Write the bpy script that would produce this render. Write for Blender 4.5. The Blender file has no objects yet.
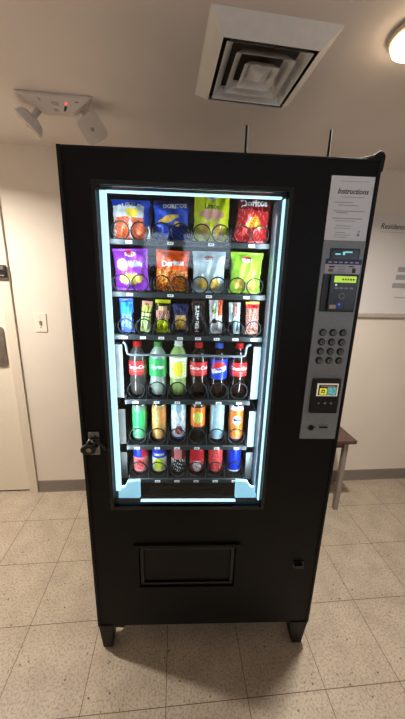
import bpy, math, random
from mathutils import Vector, Matrix
random.seed(7)
SC = bpy.context.scene
COL = SC.collection
PI = math.pi

# ------------------------------------------------------------------ camera
F_PX, YAW, PITCH, ROLL = 288.656, .0978, .2550, .0278
fw = Vector((math.sin(YAW)*math.cos(PITCH), math.cos(YAW)*math.cos(PITCH), -math.sin(PITCH)))
rt = Vector((math.cos(YAW), -math.sin(YAW), 0)); up = rt.cross(fw)
rt2 = math.cos(ROLL)*rt + math.sin(ROLL)*up; up2 = -math.sin(ROLL)*rt + math.cos(ROLL)*up
cam_d = bpy.data.cameras.new('camera'); cam = bpy.data.objects.new('camera', cam_d); COL.objects.link(cam)
cam_d.sensor_fit = 'HORIZONTAL'; cam_d.sensor_width = 36; cam_d.lens = F_PX/405*36; cam_d.clip_start = .01
m = Matrix((rt2, up2, -fw)).transposed().to_4x4(); m.translation = Vector((-.0764, -1.619, 1.4952))
cam.matrix_world = m
SC.camera = cam

# ------------------------------------------------------------------ world, lights, exposure
SC.view_settings.view_transform = 'Standard'; SC.view_settings.look = 'None'
SC.view_settings.gamma = 1; SC.view_settings.use_curve_mapping = False
SC.view_settings.exposure = 0.10
W = bpy.data.worlds.new('world'); SC.world = W; W.use_nodes = True
W.node_tree.nodes['Background'].inputs[0].default_value = (1, .9, .8, 1)
W.node_tree.nodes['Background'].inputs[1].default_value = .0
H = 2.204          # ceiling height
YB = .272          # back wall
XL, XR, YR = -2.1, 2.7, -3.7
LIGHT_R = (.610, -.650); LIGHT_L = (-1.36, -.38)
P_R, P_L = 23, 27
WARM = (1.0, .945, .87)
def lamp(name, loc, power, color, size, parent=None):
    l = bpy.data.lights.new(name, 'AREA'); l.shape = 'DISK'; l.size = size; l.spread = math.radians(155); l.energy = power; l.color = color
    o = bpy.data.objects.new(name, l); COL.objects.link(o); o.location = loc
    if parent: o.parent = parent
    return o
LED_POWER = 4.0; LED_COL = (.86, .96, 1.0)
WINDOW_RAD = 6.0

# ------------------------------------------------------------------ helpers
def lin(c):
    return tuple(((x/255)/12.92 if x/255 <= .04045 else ((x/255+.055)/1.055)**2.4) for x in c)
MATS = {}
def M(name, rgb, rough=.5, metal=0, noise=.06, scale=40, bump=0, spec=.5, emit=0, trans=0, alpha=1, ior=1.45):
    if name in MATS: return MATS[name]
    mt = bpy.data.materials.new(name); mt.use_nodes = True; MATS[name] = mt
    nt = mt.node_tree; b = nt.nodes['Principled BSDF']; c = lin(rgb)
    b.inputs['Roughness'].default_value = rough; b.inputs['Metallic'].default_value = metal
    b.inputs['Specular IOR Level'].default_value = spec; b.inputs['IOR'].default_value = ior
    b.inputs['Transmission Weight'].default_value = trans
    tc = nt.nodes.new('ShaderNodeTexCoord'); nz = nt.nodes.new('ShaderNodeTexNoise'); nz.inputs['Scale'].default_value = scale
    nz.inputs['Detail'].default_value = 3
    nt.links.new(tc.outputs['Object'], nz.inputs['Vector'])
    rp = nt.nodes.new('ShaderNodeValToRGB'); nt.links.new(nz.outputs['Fac'], rp.inputs['Fac'])
    rp.color_ramp.elements[0].position = .3; rp.color_ramp.elements[1].position = .7
    rp.color_ramp.elements[0].color = (*[x*(1-noise) for x in c], 1); rp.color_ramp.elements[1].color = (*[min(1, x*(1+noise)) for x in c], 1)
    nt.links.new(rp.outputs['Color'], b.inputs['Base Color'])
    if bump:
        bp = nt.nodes.new('ShaderNodeBump'); bp.inputs['Strength'].default_value = bump; bp.inputs['Distance'].default_value = .002
        nt.links.new(nz.outputs['Fac'], bp.inputs['Height']); nt.links.new(bp.outputs['Normal'], b.inputs['Normal'])
    if emit:
        nt.links.new(rp.outputs['Color'], b.inputs['Emission Color']); b.inputs['Emission Strength'].default_value = emit
    return mt

class MB:
    def __init__(s): s.v = []; s.f = []; s.m = []; s.sm = []; s.mats = []
    def mi(s, mat):
        if mat not in s.mats: s.mats.append(mat)
        return s.mats.index(mat)
    def add(s, vs, fs, mat, smooth=False):
        k = len(s.v); s.v += [tuple(v) for v in vs]; i = s.mi(mat) if mat is not None and not isinstance(mat, list) else None
        for n, f in enumerate(fs):
            s.f.append([a+k for a in f]); s.m.append(s.mi(mat[n]) if isinstance(mat, list) else i); s.sm.append(smooth)
        return s
    def box(s, x0, x1, y0, y1, z0, z1, mat):
        vs = [(x, y, z) for x in (x0, x1) for y in (y0, y1) for z in (z0, z1)]
        return s.add(vs, [(0,1,3,2),(4,6,7,5),(0,4,5,1),(2,3,7,6),(0,2,6,4),(1,5,7,3)], mat)
    def rbox(s, x0, x1, y0, y1, z0, z1, mat, r=.004, n=4, axis='y'):
        # box with rounded corners in the plane across `axis`
        A = {'y': (x0, x1, z0, z1, y0, y1), 'z': (x0, x1, y0, y1, z0, z1), 'x': (y0, y1, z0, z1, x0, x1)}[axis]
        a0, a1, b0, b1, c0, c1 = A; pts = []
        for cx, cz, t0 in ((a1-r, b1-r, 0), (a0+r, b1-r, 90), (a0+r, b0+r, 180), (a1-r, b0+r, 270)):
            for k in range(n+1):
                t = math.radians(t0+90*k/n); pts.append((cx+r*math.cos(t), cz+r*math.sin(t)))
        return s.prism(pts, c0, c1, mat, axis)
    def prism(s, pts, c0, c1, mat, axis='y'):
        P = {'y': lambda a, b, c: (a, c, b), 'z': lambda a, b, c: (a, b, c), 'x': lambda a, b, c: (c, a, b)}[axis]
        n = len(pts); vs = [P(a, b, c0) for a, b in pts]+[P(a, b, c1) for a, b in pts]
        fs = [tuple(range(n)), tuple(range(2*n-1, n-1, -1))]+[(i, i+n, (i+1) % n+n, (i+1) % n) for i in range(n)]
        return s.add(vs, fs, mat)
    def hexa(s, bot, top, mat):   # two quads of points
        return s.add(list(bot)+list(top), [(0,3,2,1),(4,5,6,7),(0,1,5,4),(1,2,6,5),(2,3,7,6),(3,0,4,7)], mat)
    def tube(s, path, r, mat, n=8, cap=True, closed=False):
        path = [Vector(p) for p in path]; N = len(path); vs = []; prev = None
        for i, p in enumerate(path):
            if closed: d = path[(i+1) % N]-path[i-1]
            else: d = path[min(i+1, N-1)]-path[max(i-1, 0)]
            d.normalize()
            if prev is None: a = d.orthogonal().normalized()
            else: a = (prev-d*prev.dot(d)); a = a.normalized() if a.length > 1e-6 else d.orthogonal().normalized()
            prev = a; b = d.cross(a); rr = r[i] if isinstance(r, (list, tuple)) else r
            for k in range(n):
                t = 2*PI*k/n; vs.append(p+(a*math.cos(t)+b*math.sin(t))*rr)
        fs = [(i*n+k, i*n+(k+1) % n, (i+1)*n+(k+1) % n, (i+1)*n+k) for i in range(N-1) for k in range(n)]
        if closed: fs += [((N-1)*n+k, (N-1)*n+(k+1) % n, (k+1) % n, k) for k in range(n)]
        s.add(vs, fs, mat, True)
        if cap and not closed: s.add([vs[k] for k in range(n)], [tuple(range(n-1, -1, -1))], mat); s.add([vs[(N-1)*n+k] for k in range(n)], [tuple(range(n))], mat)
        return s
    def lathe(s, prof, mat, n=48, c=(0, 0, 0), axis='z', smooth=True):
        # mat: a material or fn(theta, z) -> material ; prof: (r, z)
        vs = []
        for r, z in prof:
            for k in range(n):
                t = 2*PI*k/n
                p = (r*math.cos(t), r*math.sin(t), z)
                if axis == 'y': p = (p[0], p[2], p[1])
                vs.append((p[0]+c[0], p[1]+c[1], p[2]+c[2]))
        fs = []; ms = []
        for i in range(len(prof)-1):
            for k in range(n):
                q = (i*n+k, i*n+(k+1) % n, (i+1)*n+(k+1) % n, (i+1)*n+k)
                if axis == 'y': q = q[::-1]
                fs.append(q)
                if callable(mat):
                    th = 2*PI*(k+.5)/n; a = (th+PI/2+PI) % (2*PI)-PI   # 0 at the front (-y)
                    ms.append(mat(a, (prof[i][1]+prof[i+1][1])/2))
        s.add(vs, fs, ms if callable(mat) else mat, smooth)
        return s
    def disc(s, c, r, y, mat, n=24, y2=None):    # disc facing -y at centre (x,z); with y2: short cylinder
        pts = [(c[0]+r*math.cos(2*PI*k/n), c[1]+r*math.sin(2*PI*k/n)) for k in range(n)]
        return s.prism(pts, y, y+.0006 if y2 is None else y2, mat)
    def build(s, name, parent=None, bevel=0, loc=None):
        me = bpy.data.meshes.new(name); me.from_pydata(s.v, [], s.f); me.update()
        for mt in s.mats: me.materials.append(mt)
        me.polygons.foreach_set('material_index', s.m); me.polygons.foreach_set('use_smooth', s.sm)
        o = bpy.data.objects.new(name, me); COL.objects.link(o)
        if parent is not None: o.parent = parent
        if loc: o.location = loc
        if bevel:
            b = o.modifiers.new('bevel', 'BEVEL'); b.width = bevel; b.segments = 2; b.limit_method = 'ANGLE'; b.angle_limit = math.radians(40)
        return o
_tc = {}
def text_mesh(s, size, shear=0, bold=0, space=1):
    key = (s, size, shear, bold, space)
    if key in _tc: return _tc[key]
    c = bpy.data.curves.new('t', 'FONT'); c.body = s; c.size = size; c.shear = shear; c.offset = bold; c.resolution_u = 2
    c.align_x = 'CENTER'; c.align_y = 'CENTER'; c.space_character = space
    o = bpy.data.objects.new('t', c); COL.objects.link(o)
    dg = bpy.context.evaluated_depsgraph_get(); e = o.evaluated_get(dg); me = e.to_mesh()
    vs = [(v.co.x, v.co.y) for v in me.vertices]; fs = [tuple(p.vertices) for p in me.polygons]
    e.to_mesh_clear(); bpy.data.objects.remove(o); bpy.data.curves.remove(c)
    _tc[key] = (vs, fs); return _tc[key]
def put_text(mb, s, size, mapf, mat, cx=0, cz=0, rot=0, arc=0, **k):
    vs, fs = text_mesh(s, size, **k); out = []
    for x, z in vs:
        z = z+arc*x*x
        a = x*math.cos(rot)-z*math.sin(rot); b = x*math.sin(rot)+z*math.cos(rot)
        out.append(mapf(a+cx, b+cz))
    mb.add(out, fs, mat)
def flat(y): return lambda x, z: (x, y, z)

def empty(name, loc=(0, 0, 0), rz=0, parent=None):
    o = bpy.data.objects.new(name, None); COL.objects.link(o); o.location = loc; o.rotation_euler = (0, 0, rz)
    o.empty_display_size = .05
    if parent: o.parent = parent
    return o
def tag(o, label, cat, group=None, kind=None):
    o['label'] = label; o['category'] = cat
    if group: o['group'] = group
    if kind: o['kind'] = kind
    return o
def struct(o, label=None):
    o['kind'] = 'structure'
    if label: o['label'] = label
    return o

# ------------------------------------------------------------------ room materials
def floor_material():
    mt = bpy.data.materials.new('vinyl_tile'); mt.use_nodes = True; nt = mt.node_tree; L = nt.links; b = nt.nodes['Principled BSDF']
    tc = nt.nodes.new('ShaderNodeTexCoord')
    sep = nt.nodes.new('ShaderNodeSeparateXYZ'); L.new(tc.outputs['Object'], sep.inputs[0])
    def grid(out, off, w):
        a = nt.nodes.new('ShaderNodeMath'); a.operation = 'SUBTRACT'; a.inputs[1].default_value = off; L.new(out, a.inputs[0])
        p = nt.nodes.new('ShaderNodeMath'); p.operation = 'PINGPONG'; p.inputs[1].default_value = .1524; L.new(a.outputs[0], p.inputs[0])
        c = nt.nodes.new('ShaderNodeMath'); c.operation = 'LESS_THAN'; c.inputs[1].default_value = w; L.new(p.outputs[0], c.inputs[0])
        return c.outputs[0]
    gx = grid(sep.outputs[0], -.7158, .0013); gy = grid(sep.outputs[1], 0, .0013)
    mx = nt.nodes.new('ShaderNodeMath'); mx.operation = 'MAXIMUM'; L.new(gx, mx.inputs[0]); L.new(gy, mx.inputs[1])
    # per-tile tone
    def noise(scale, detail=2, rough=.5):
        n = nt.nodes.new('ShaderNodeTexNoise'); n.inputs['Scale'].default_value = scale; n.inputs['Detail'].default_value = detail
        n.inputs['Roughness'].default_value = rough; L.new(tc.outputs['Object'], n.inputs['Vector']); return n.outputs['Fac']
    def ramp(fac, stops):
        r = nt.nodes.new('ShaderNodeValToRGB'); L.new(fac, r.inputs['Fac']); e = r.color_ramp.elements
        e[0].position, e[0].color = stops[0][0], (*lin(stops[0][1]), 1); e[1].position, e[1].color = stops[1][0], (*lin(stops[1][1]), 1)
        for p, c in stops[2:]:
            k = e.new(p); k.color = (*lin(c), 1)
        return r.outputs['Color']
    base = ramp(noise(9, 4), [(.3, (178, 164, 146)), (.7, (196, 182, 164))])
    sp = ramp(noise(120, 4, .7), [(.0, (150, 134, 118)), (1, (255, 255, 255)), (.38, (176, 160, 142)), (.48, (238, 232, 224)), (.6, (255, 252, 246))])
    def mix(mode, f, a, c):
        n = nt.nodes.new('ShaderNodeMix'); n.data_type = 'RGBA'; n.blend_type = mode
        if isinstance(f, float): n.inputs[0].default_value = f
        else: L.new(f, n.inputs[0])
        L.new(a, n.inputs[6])
        if isinstance(c, tuple): n.inputs[7].default_value = c
        else: L.new(c, n.inputs[7])
        return n.outputs[2]
    c1 = mix('MULTIPLY', .7, base, sp)
    # sparse dark chips
    vo = nt.nodes.new('ShaderNodeTexVoronoi'); vo.inputs['Scale'].default_value = 38; vo.inputs['Randomness'].default_value = 1; L.new(tc.outputs['Object'], vo.inputs['Vector'])
    lt = nt.nodes.new('ShaderNodeMath'); lt.operation = 'LESS_THAN'; lt.inputs[1].default_value = .13; L.new(vo.outputs['Distance'], lt.inputs[0])
    ng = nt.nodes.new('ShaderNodeMath'); ng.operation = 'GREATER_THAN'; ng.inputs[1].default_value = .56; L.new(noise(14, 1), ng.inputs[0])
    mm = nt.nodes.new('ShaderNodeMath'); mm.operation = 'MULTIPLY'; L.new(lt.outputs[0], mm.inputs[0]); L.new(ng.outputs[0], mm.inputs[1])
    c2 = mix('MIX', mm.outputs[0], c1, (*lin((84, 68, 56)), 1))
    c3 = mix('MIX', mx.outputs[0], c2, (*lin((92, 76, 62)), 1))
    L.new(c3, b.inputs['Base Color']); b.inputs['Roughness'].default_value = .42
    b.inputs['Specular IOR Level'].default_value = .35
    return mt
m_wall = M('wall_paint', (228, 216, 200), .75, noise=.02, scale=6, bump=.03)
m_ceil = M('ceiling_paint', (232, 222, 216), .8, noise=.03, scale=3, bump=.03)
m_trimp = M('trim_paint', (220, 206, 186), .5, noise=.02)
m_base = M('rubber_baseboard', (132, 120, 112), .5, noise=.05)

o = MB().box(XL, XR, YR, YB+.1, -.1, 0, floor_material()).build('floor'); struct(o, 'speckled beige vinyl floor tiles')
o = MB().box(XL, XR, YR, YB+.1, H, H+.1, m_ceil).build('ceiling'); struct(o, 'low grey beige painted ceiling')
# back wall with a door opening on the left
DX = -1.118; DH = 2.03; DX0 = DX-.91
wb = MB().box(DX+.012, XR, YB, YB+.1, 0, H, m_wall).box(XL, DX0-.012, YB, YB+.1, 0, H, m_wall).box(DX0-.012, DX+.012, YB, YB+.1, DH+.012, H, m_wall)
struct(wb.build('wall_back'), 'cream painted wall behind the vending machine')
struct(MB().box(XL-.1, XL, YR, YB+.1, 0, H, m_wall).build('wall_left'))
struct(MB().box(XR, XR+.1, YR, YB+.1, 0, H, m_wall).build('wall_right'))
WX0, WX1, WZ0, WZ1 = -.85, .32, 1.66, 2.14
VX0, VX1, VZ0, VZ1 = 1.5, 2.3, 1.3, 1.95
wr = MB().box(XL, WX0, YR-.1, YR, 0, H, m_wall).box(WX1, VX0, YR-.1, YR, 0, H, m_wall).box(VX1, XR, YR-.1, YR, 0, H, m_wall).box(VX0, VX1, YR-.1, YR, 0, VZ0, m_wall).box(VX0, VX1, YR-.1, YR, VZ1, H, m_wall).box(WX0, WX1, YR-.1, YR, 0, WZ0, m_wall).box(WX0, WX1, YR-.1, YR, WZ1, H, m_wall)
struct(wr.build('wall_rear'))
bb = MB()
for a, c in ((DX+.058, XR), (XL, DX0-.058)):
    bb.prism([(YB, 0), (YB-.009, 0), (YB-.006, .012), (YB-.0035, .085), (YB-.001, .092), (YB, .092)], a, c, m_base, 'x')
struct(bb.build('baseboard_back'), 'grey rubber baseboard')
# rear windows (daylight; the first is seen only as a reflection)
m_day = M('daylight', (215, 232, 255), .9, emit=WINDOW_RAD, noise=.05, scale=2)
m_blind = M('blind_slat', (225, 225, 220), .5)
def rear_window(name, x0, x1, z0, z1, mull):
    w = struct(MB().box(x0, x1, YR-.1, YR-.095, z0, z1, m_day).build(name))
    fr = MB()
    for a, b, c, d_ in ((x0, x1, z0, z0+.04), (x0, x1, z1-.04, z1), (x0, x0+.04, z0, z1), (x1-.04, x1, z0, z1), (*mull, z0, z1)):
        fr.box(a, b, YR-.08, YR-.01, c, d_, m_trimp)
    fr.build('window_frame', w)
    bl = MB()
    for k in range(int((z1-z0-.08)/.055)):
        z = z0+.05+k*.055
        bl.hexa([(x0+.04, YR-.07, z), (x1-.04, YR-.07, z), (x1-.04, YR-.045, z+.008), (x0+.04, YR-.045, z+.008)],
                [(x0+.04, YR-.07, z+.002), (x1-.04, YR-.07, z+.002), (x1-.04, YR-.045, z+.01), (x0+.04, YR-.045, z+.01)], m_blind)
    bl.build('blind', w)
rear_window('window_1', WX0, WX1, WZ0, WZ1, (-.50, -.30))  # mullion made broad to put the dark gap into the reflection
rear_window('added_fill_window', VX0, VX1, VZ0, VZ1, (1.78, 1.82))  # unseen window added to brighten the machine front with cool light

# door on the left of the back wall
m_door = M('door_paint', (226, 214, 194), .45, noise=.015)
m_gap = M('door_shadow_gap', (60, 50, 42), .8)
d = struct(MB().box(DX0+.003, DX-.003, YB+.012, YB+.056, .012, DH-.004, m_door).build('door_1', bevel=.002), 'cream flush door at left')
m_plate = M('aged_steel', (128, 116, 108), .4, metal=.6, noise=.2, scale=25)
m_blackp = M('black_plastic', (26, 26, 27), .35, noise=.1)
hp = MB().rbox(DX-.15, DX-.028, YB+.002, YB+.012, .948, 1.205, m_plate, r=.02).build('pull_plate', d, bevel=.002); hp['label'] = 'brushed dark steel plate on the door edge'
MB().box(DX0, DX, YB+.02, YB+.05, .0, .012, m_gap).build('gap_shade_strip', d)  # dark strip: shade of the gap under the door, put in as colour
tr = MB()
for x0, x1, z0, z1 in ((DX, DX+.058, 0, DH+.058), (DX0-.058, DX0, 0, DH+.058), (DX0, DX, DH, DH+.058)):
    tr.box(x0, x1, YB-.014, YB+.012, z0, z1, m_trimp); 
tr.box(DX, DX+.012, YB+.012, YB+.09, 0, DH, m_trimp); tr.box(DX0-.012, DX0, YB+.012, YB+.09, 0, DH, m_trimp)
tr_ob = struct(tr.build('trim_1', bevel=.002), 'cream door casing')
lb = MB().rbox(DX-.05, DX+.051, YB-.034, YB-.014, 1.50, 1.573, m_blackp, r=.005)
lb.rbox(DX-.03, DX+.005, YB-.036, YB-.034, 1.512, 1.555, M('lock_face', (70, 84, 92), .3, metal=.5), r=.004).rbox(DX+.012, DX+.046, YB-.036, YB-.034, 1.545, 1.566, m_plate, r=.003).rbox(DX+.012, DX+.046, YB-.036, YB-.034, 1.508, 1.516, m_plate, r=.002)
lb.build('latch_box', tr_ob, bevel=.001)['label'] = 'dark latch box fixed high on the casing'

# ------------------------------------------------------------------ vending machine
TH = -.0554; MX, MY = -.3835, -.7232; MW = .8654; ZB, ZT = .138, 1.8355
vm = empty('vending_machine', (MX, MY, 0), TH)
tag(vm, 'tall black glass-front snack and drink vending machine on short legs', 'vending machine')
def P(s, y, z):      # machine coordinates -> world
    return (MX+s*math.cos(TH)-y*math.sin(TH), MY+s*math.sin(TH)+y*math.cos(TH), z)
def part(mb, name, parent=None, bevel=0, label=None):
    o = mb.build(name, parent or vm, bevel)
    if label: o['label'] = label
    return o
m_blk = M('black_powder_coat', (13, 13, 14), .5, noise=.12, scale=120, bump=.05, spec=.22)
m_blk2 = M('black_cabinet_side', (15, 15, 16), .5, noise=.1, scale=60, spec=.3)
m_glossblk = M('black_gasket', (14, 15, 16), .25)
m_dark = M('dark_liner', (24, 27, 29), .45, noise=.15, scale=30)
m_liner = M('grey_liner', (66, 74, 78), .35, metal=.3, noise=.08)
m_steel = M('galvanised_steel', (112, 128, 138), .4, metal=.3, noise=.12, scale=60)
m_rail = M('grey_tray_rail', (46, 53, 57), .35, metal=.4, noise=.08)
m_tag = M('white_price_tag', (235, 238, 238), .4, noise=.02)
m_ink = M('dark_print', (40, 42, 48), .5)
m_wire = M('coil_wire', (38, 42, 46), .3, metal=.6, noise=.1)
m_led = M('led_diffuser', (192, 234, 248), .5, emit=1.15, noise=.03, scale=8)
m_white = M('white_enamel', (92, 116, 130), .35, noise=.04)
S0, S1, Z0, Z1 = .0927, .6209, .7177, 1.7468
D = .86
# cabinet shell
cb = MB()
cb.box(.004, .05, .052, D, ZB+.004, ZT-.002, m_blk2).box(MW-.17, MW-.004, .052, D, ZB+.004, ZT-.002, m_blk2)
cb.box(.05, MW-.17, .052, D, 1.815, ZT-.002, m_blk2).box(.05, MW-.17, .052, D, ZB+.004, .62, m_blk2).box(.05, MW-.17, D-.05, D, .62, 1.815, m_blk2)
part(cb, 'cabinet', bevel=.003)
li = MB()
li.box(.05, .056, .052, D-.05, .62, 1.815, m_liner).box(MW-.176, MW-.17, .052, D-.05, .62, 1.815, m_liner)
li.box(.056, MW-.176, D-.056, D-.05, .62, 1.815, m_dark).box(.056, MW-.176, .052, D-.056, 1.809, 1.815, m_dark).box(.056, MW-.176, .052, D-.056, .62, .626, m_dark)
part(li, 'inner_liner')
# door: frame around the glass opening, delivery flap opening below
FS0, FS1, FZ0, FZ1 = .172, .542, .337, .528
dr = MB()
for x0, x1, z0, z1 in ((0, S0, ZB, ZT), (S1, MW, ZB, ZT), (S0, S1, Z1, ZT), (S0, S1, FZ1, Z0), (S0, FS0, ZB, FZ1), (FS1, S1, ZB, FZ1), (FS0, FS1, ZB, FZ0)):
    dr.box(x0, x1, 0, .05, z0, z1, m_blk)
dr.box(FS0, FS1, .03, .05, FZ0, FZ1, m_blk2)
part(dr, 'door')
ed = MB()   # raised outer edge of the door skin
ed.box(-.002, .010, -.004, .05, ZB-.001, ZT+.001, m_blk2).box(MW-.008, MW+.002, -.004, .05, ZB-.001, ZT+.001, m_blk2).box(.010, MW-.008, -.002, .05, ZT-.006, ZT+.001, m_blk2)
part(ed, 'door_edge', bevel=.002)
# glass and gasket
gk = MB()
for x0, x1, z0, z1 in ((S0-.012, S0, Z0-.014, Z1+.012), (S1, S1+.012, Z0-.014, Z1+.012), (S0, S1, Z1, Z1+.012), (S0, S1, Z0-.014, Z0)):
    gk.box(x0, x1, -.004, .012, z0, z1, m_glossblk)
part(gk, 'window_gasket', bevel=.002)
mg = bpy.data.materials.new('window_glass'); mg.use_nodes = True; nt = mg.node_tree
for n in list(nt.nodes):
    if n.type == 'BSDF_PRINCIPLED': nt.nodes.remove(n)
tb = nt.nodes.new('ShaderNodeBsdfTransparent'); tb.inputs[0].default_value = (.95, .98, .985, 1)
gb = nt.nodes.new('ShaderNodeBsdfGlossy'); gb.inputs['Roughness'].default_value = .05
fn = nt.nodes.new('ShaderNodeFresnel'); 
ge = nt.nodes.new('ShaderNodeNewGeometry'); k1 = nt.nodes.new('ShaderNodeMath'); k1.operation = 'MULTIPLY_ADD'; k1.inputs[1].default_value = -2; k1.inputs[2].default_value = 1
k2 = nt.nodes.new('ShaderNodeMath'); k2.operation = 'POWER'; k2.inputs[0].default_value = 1.34
nt.links.new(ge.outputs['Backfacing'], k1.inputs[0]); nt.links.new(k1.outputs[0], k2.inputs[1]); nt.links.new(k2.outputs[0], fn.inputs[0])   # the same reflectance on both faces of the pane
mxn = nt.nodes.new('ShaderNodeMixShader'); nt.links.new(fn.outputs[0], mxn.inputs[0]); nt.links.new(tb.outputs[0], mxn.inputs[1]); nt.links.new(gb.outputs[0], mxn.inputs[2])
nt.links.new(mxn.outputs[0], nt.nodes['Material Output'].inputs[0])
part(MB().box(S0, S1, .008, .012, Z0, Z1, mg), 'window_glass')
# lit side channels behind the glass
for nm, x0, x1, z0, z1, y0, y1 in (('light_strip', S0+.004, S0+.021, Z0+.05, Z1-.008, .018, .030), ('light_strip', S1-.0085, S1-.003, Z0+.008, Z1-.012, .018, .030),
                           ('light_strip', S0+.021, S1-.014, Z1-.0125, Z1-.007, .018, .028), ('light_strip', S0+.09, S1-.09, Z0+.003, Z0+.0055, .018, .03)):
    part(MB().rbox(x0, x1, y0, y1, z0, z1, m_led, r=.002), nm, label='glowing cool white light strip')
ch = MB()
ch.box(S1-.016, S1-.004, .031, .10, Z0+.03, Z1-.006, M('channel_paint', (62, 76, 86), .5))
for k in range(7): ch.disc((S1-.010, Z0+.1+k*.15), .003, .0305, m_blackp, n=8, y2=.031)
part(ch, 'side_channel')
m_foot = M('reflector_glow', (150, 205, 228), .5, emit=.8, noise=.04, scale=20)  # own glow stands in for strip light falling on the white panels
for sgn, a in ((1, S0+.008), (-1, S1-.012)):
    x = lambda t: a+sgn*t
    pts = [(x(0), Z0+.008), (x(.078), Z0+.008), (x(.078), Z0+.080), (x(.034), Z0+.075), (x(.024), Z0+.054), (x(0), Z0+.046)]
    if sgn < 0: pts = pts[::-1]
    part(MB().prism(pts, .032, .046, m_foot), 'light_reflector', label='pale reflector with added glow in the lower corner')
# led lamps sit in the channels and shine into the cabinet
def led(x, z, sx, sz, rot, pw):
    l = bpy.data.lights.new('led_tube', 'AREA'); l.shape = 'RECTANGLE'; l.size = sx; l.size_y = sz; l.energy = pw; l.color = LED_COL
    o = bpy.data.objects.new('led_tube', l); COL.objects.link(o); o.parent = vm; o.location = (x, .045, z); o.rotation_euler = rot
zc = (Z0+Z1)/2; hh = Z1-Z0-.1
led(S0+.003, zc, .014, hh, (PI/2, 0, math.radians(-38)), LED_POWER)
led(S1-.019, zc, .014, hh, (PI/2, 0, math.radians(38)), LED_POWER)
led((S0+S1)/2, Z1+.012, S1-S0-.06, .012, (math.radians(35), 0, 0), LED_POWER*.8)

# trays
def coil(mb, cx, zf, R, turns=6, hand=1, y0=.1355, pitch=.072):
    path = []; zc = zf+.0024+R
    for t in range(turns):
        for k in range(28):
            a = .06+(2*PI-.12)*k/27; yy = y0+t*pitch+.003*k/27
            path.append((cx+hand*R*math.sin(a), yy, zc-R*math.cos(a)))
        # step back along the tray floor
    mb.tube(path, .0023, m_wire, n=6)
ZF = {1: 1.626, 2: 1.462, 3: 1.317, 4: 1.076, 5: .887, 6: .739}
LANES = {1: [.153, .285, .4165, .548], 2: [.150, .285, .414, .541], 3: [.127, .190, .253, .318, .381, .446, .512, .577]}
for r in (4, 5, 6): LANES[r] = [.157+.0765*k for k in range(6)]
YT = .12
for r in range(1, 7):
    zf = ZF[r]; a, b = (.086, .624) if r <= 3 else (.118, .579)
    t = MB()
    t.box(a, b, YT+.003, .66, zf-.003, zf, m_dark)
    t.prism([(YT, zf-.015), (YT-.003, zf-.0135), (YT-.003, zf+.001), (YT+.001, zf+.004), (YT+.004, zf+.002), (YT+.004, zf-.015)], a, b, m_rail, 'x')
    hs = {1: .05, 2: .05, 3: .035}.get(r, .05)
    for x0 in (a, b-.002): t.prism([(YT+.004, zf-.02), (.66, zf-.02), (.66, zf+hs), (YT+.03, zf+hs), (YT+.006, zf+.004)], x0, x0+.002, m_rail, 'x')
    L = LANES[r]
    for i in range(len(L)-1):
        x = (L[i]+L[i+1])/2; t.prism([(YT+.006, zf), (.65, zf), (.65, zf+hs), (YT+.022, zf+hs)], x-.0006, x+.0006, m_liner, 'x')
    tray = part(t, 'tray')
    for i, x in enumerate(L):
        g = MB().box(x-.0100, x+.0100, YT-.0045, YT-.003, zf-.0110, zf-.0025, m_tag)
        g.box(x-.006, x-.001, YT-.005, YT-.0045, zf-.0085, zf-.005, m_ink).box(x+.001, x+.005, YT-.005, YT-.0045, zf-.0085, zf-.005, m_ink)
        part(g, 'price_tag', tray)
        if r <= 2:
            for h in (-1, 1):
                c = MB(); coil(c, x+h*.0305, zf, .0275, hand=h, turns=5, pitch=.078); part(c, 'coil', tray)
        else:
            c = MB(); coil(c, x, zf, .0265 if r == 3 else .0315, turns=5, pitch=.072 if r == 3 else .096); part(c, 'coil', tray)
# bottle retaining bar in front of the fourth tray
bar = MB().tube([(.124, .10, 1.296), (.130, .10, 1.2935), (.134, .10, 1.286), (.137, .10, 1.262), (.140, .10, 1.256), (.147, .10, 1.2535), (.34, .10, 1.2535), (.537, .10, 1.2535), (.544, .10, 1.256), (.547, .10, 1.262), (.550, .10, 1.286), (.555, .10, 1.2935), (.566, .10, 1.296)], .0042, m_steel, n=8)
part(bar, 'retaining_bar', label='bent steel bar across the bottle necks')
# mounting plates beside the lower trays
for x0, x1, z0, z1, mt in ((.084, .117, 1.085, 1.285, m_liner), (.580, .612, 1.085, 1.285, m_white), (.084, .117, .895, 1.04, m_dark), (.581, .611, .885, 1.035, m_white), (.084, .117, .745, .86, m_dark), (.580, .61, .74, .86, m_liner)):
    p = MB().box(x0, x1, YT, YT+.003, z0, z1, mt)
    if x0 < .3: p.box(x0, x0+.003, YT, .64, z0, z1, mt)
    else: p.box(x1-.003, x1, YT, .64, z0, z1, mt)
    part(p, 'mounting_plate', bevel=.001)
# shelf below the lowest tray
lo = MB().box(.056, MW-.176, .10, .7, .655, .66, m_glossblk)
for k in range(5): lo.box(.2, .5, .11+k*.02, .114+k*.02, .66, .68, m_glossblk)
part(lo, 'drop_chute')
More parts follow.
